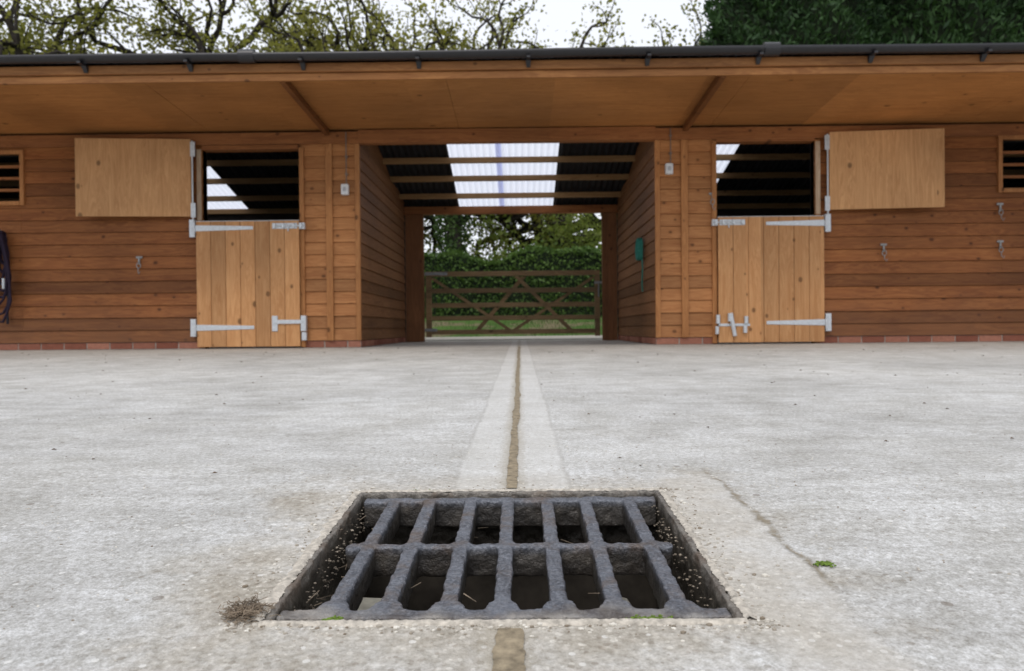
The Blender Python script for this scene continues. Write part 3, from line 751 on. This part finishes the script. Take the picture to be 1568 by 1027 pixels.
def oak_meshes(seed,leaves_per=30,lsize=0.135):
    rnd=random.Random(seed); mb=MB(); LC=[]
    Ls=[3.6,4.2,2.8,1.8,1.0]; Rs=[.38,.24,.125,.06,.024]
    def grow(p,d,lvl):
        L=Ls[lvl]*rnd.uniform(.8,1.2); r=Rs[lvl]; n=6 if lvl<4 else 4
        pts=[p]; dd=d
        for i in range(n):
            k=.12 if lvl==0 else .34
            dd=(dd+Vector((rnd.gauss(0,k),rnd.gauss(0,k),rnd.gauss(0,k)+.04))).normalized()
            pts.append(pts[-1]+dd*(L/n))
        mb.tube(pts,[r*(1-.5*i/n) for i in range(n+1)],8 if lvl<2 else (5 if lvl<4 else 3))
        if lvl>=3:
            m=leaves_per if lvl==4 else 8
            for _ in range(m):
                q=pts[rnd.randint(1,n)]; LC.append((q.x+rnd.gauss(0,.19),q.y+rnd.gauss(0,.19),q.z+rnd.gauss(0,.13)))
        if lvl<4:
            nc=[6,4,5,4][lvl]
            for c in range(nc):
                idx=n if c==0 else rnd.randint(max(1,n//2-(1 if lvl else -1)),n)
                az=rnd.uniform(0,6.283) if lvl else c/nc*6.283+rnd.uniform(-.4,.4)
                u=dd.orthogonal().normalized(); w=dd.cross(u)
                ang=math.radians(rnd.uniform(30,68)) if c else math.radians(rnd.uniform(5,25))
                nd=(dd*math.cos(ang)+(u*math.cos(az)+w*math.sin(az))*math.sin(ang)).normalized()
                nd=(nd+Vector((0,0,.12))).normalized()
                grow(pts[idx],nd,lvl+1)
    grow(Vector((0,0,0)),Vector((0,0,1)),0)
    me=bpy.data.meshes.new('oak_wood'); me.from_pydata(mb.v,[],mb.f); me.materials.append(M_bark); me.shade_smooth()
    return me,leafmesh('oak_leaves',LC,lsize,seed,M_oak,0.7)
oaks=[oak_meshes(11),oak_meshes(23),oak_meshes(35)]
def place_oak(k,x,y,rot,s,sz=1.0):
    E=empty('oak_tree',(x,y,tz(x,y)-.1)); E.rotation_euler=(0,0,rot); E.scale=(s,s,s*sz)
    for nm,me in zip(('trunk_and_limbs','leaves'),oaks[k]):
        o=bpy.data.objects.new(nm,me); COL.objects.link(o); o.parent=E
for a in ((0,-12.2,24,0.3,1.05),(1,-3.7,23,2.0,1.05),(2,-7.8,26,4.0,1.15),(0,3.4,30,1.3,1.0),(1,-17,27,3.7,1.1),
          (2,0.4,32,2.2,1.15),(1,-6,38,5.,1.25),(0,7,42,4.,1.15),(1,-15,38,1.,1.3),(2,16,42,3,1.1)): place_oak(*a)
M_hedge=leafmat('hedge_leaf_mat',(0.035,0.075,0.018),(0.12,0.2,0.045),0.3,1.5)
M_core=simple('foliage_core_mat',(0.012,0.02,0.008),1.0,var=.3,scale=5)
rg=np.random.default_rng(5)
def hedge(name,x0,x1,y0,y1,z0,z1,n,mat,size,seed):
    rg=np.random.default_rng(seed); E=empty(name)
    def top(x): return z1+.12*np.sin(x*1.9)+.08*np.sin(x*4.3+1)
    xs_=rg.uniform(x0,x1,n); f=rg.random(n)
    ys_=np.where(f<.6,y0+np.abs(rg.normal(0,.12,n))-.1*np.sin(xs_*3)*1,rg.uniform(y0,y1,n))
    zs_=np.where(f<.6,z0+(top(xs_)-z0)*rg.random(n),top(xs_)-np.abs(rg.normal(0,.08,n)))
    zs_+=np.where(rg.random(n)<.05,np.abs(rg.normal(0,.12,n)),0)
    o=bpy.data.objects.new('leaves',leafmesh('hl',np.stack([xs_,ys_,zs_],1),size,seed,mat)); COL.objects.link(o); o.parent=E
    mb=MB(); N=60
    for i in range(N):
        x=x0+(x1-x0)*i/(N-1); t=float(top(x))-.1; w=.12-.1*math.sin(x*3)
        for (y,z) in ((y0+w,z0),(y0+w,t),(y1-.1,t),(y1-.1,z0)): mb.v.append((x,y,z))
    for i in range(N-1):
        for k in range(3): a=i*4+k; mb.f.append((a,a+1,a+5,a+4))
    mb.build('core',M_core,E)
hedge('hedge',-9,12,16.8,18,.3,1.86,38000,M_hedge,.085,1)
def shrubs(name,blobs,n,size,mat,seed):
    rg=np.random.default_rng(seed); C=[]
    tot=sum(b[3]**2 for b in blobs)
    for (x,y,z,r) in blobs:
        m=int(n*r*r/tot); d=rg.normal(size=(m,3)); d/=np.linalg.norm(d,axis=1)[:,None]
        rr=r*(rg.random(m)**.25)*(1+.25*np.sin(d[:,0]*5+x)*np.sin(d[:,2]*6+z))
        C.append(np.array([x,y,z])+d*rr[:,None]*np.array([1.1,.8,.95]))
    o=bpy.data.objects.new(name,leafmesh(name,np.concatenate(C),size,seed,mat,.7)); COL.objects.link(o)
M_shr=leafmat('shrub_leaf_mat',(0.07,0.11,0.025),(0.28,0.33,0.09),0.45,.8)
rs=random.Random(9)
shrubs('woodland_shrubs',[(rs.uniform(-14,16),rs.uniform(25,33),rs.uniform(.6,2.6),rs.uniform(.9,1.9)) for _ in range(30)]+
   [(rs.uniform(-5,5),rs.uniform(24,28),rs.uniform(2.2,3.8),rs.uniform(.6,1.1)) for _ in range(12)],34000,.14,M_shr,3)
E=empty('ivy_clad_tree',(-1.62,18.6,0.3)); mb=MB()
mb.tube([(0,0,0),(.05,0,2),(-.05,.1,4),(.1,0,6.5)],[.2,.18,.15,.10],10); mb.tube([(0,0,2.2),(.7,.1,3.0),(1.7,.2,3.4),(2.6,.3,3.2)],[.08,.06,.045,.02],7); mb.tube([(0,0,2.6),(-.8,.1,4.0),(-1.3,.2,5.2)],[.11,.08,.04],7)
mb.build('trunk',M_bark,E,smooth=True)
n=8000; z=rg.uniform(0,5.5,n); a=rg.uniform(0,6.283,n); r=.28+.12*np.sin(z*3+a*2)+rg.normal(0,.06,n)
me=leafmesh('ivy',np.stack([r*np.cos(a),r*np.sin(a),z],1),.08,4,leafmat('ivy_leaf_mat',(0.022,0.05,0.014),(0.07,0.12,0.03),0.2,1.5),.9)
o=bpy.data.objects.new('ivy',me); COL.objects.link(o); o.parent=E
M_con=leafmat('conifer_mat',(0.013,0.034,0.014),(0.055,0.115,0.034),0.12,1.3)
def conifer_meshes(seed,H=14,R=2.6,n=60000):
    rg=np.random.default_rng(seed)
    z=rg.random(n)**.85*H; ang=rg.uniform(0,6.283,n)
    prof=lambda z: R*np.clip(1-(z/H)**2.6,0,1)*(.85+.15*np.minimum(z/2,1))
    lump=1+.13*np.sin(ang*5+z*1.7)*np.sin(z*2.9+ang*2)+.07*np.sin(ang*11+z*5)
    r=prof(z)*lump*(1-np.abs(rg.normal(0,.07,n)))+ (rg.random(n)<.08)*np.abs(rg.normal(0,.18,n))
    C=np.stack([r*np.cos(ang),r*np.sin(ang),z+.2],1)
    ori=np.stack([np.cos(ang)*.7,np.sin(ang)*.7,np.full(n,.6)],1)
    lm=leafmesh('sprays',C,.19,seed,M_con,.36,ori)
    mb=MB(); A=32; K=30
    for k in range(K+1):
        zz=H*.97*k/K
        for i in range(A):
            t=6.2832*i/A; l=1+.13*math.sin(t*5+zz*1.7)*math.sin(zz*2.9+t*2)
            rr=float(prof(zz))*l*.88; mb.v.append((rr*math.cos(t),rr*math.sin(t),zz+.2))
    for k in range(K):
        for i in range(A): j=(i+1)%A; mb.f.append((k*A+i,k*A+j,(k+1)*A+j,(k+1)*A+i))
    cm=bpy.data.meshes.new('core'); cm.from_pydata(mb.v,[],mb.f); cm.materials.append(M_core); cm.shade_smooth()
    return cm,lm
cm,lm=conifer_meshes(8)
for (x,y,r,s) in ((7.05,20,0.,1.0),(10.9,20.6,1.4,1.1),(14.9,20,2.9,1.05),(18.6,20.5,4.1,1.1),(22.5,20.2,5.,1.0)):
    E=empty('conifer_tree',(x,y,0)); E.rotation_euler=(0,0,r); E.scale=(s,s,s)
    for nm,me in (('inner_foliage',cm),('foliage',lm)):
        o=bpy.data.objects.new(nm,me); COL.objects.link(o); o.parent=E
    mb=MB(); mb.cyl((0,0,-.3),(0,0,1.0),.22,.18); mb.build('trunk',M_bark,E)
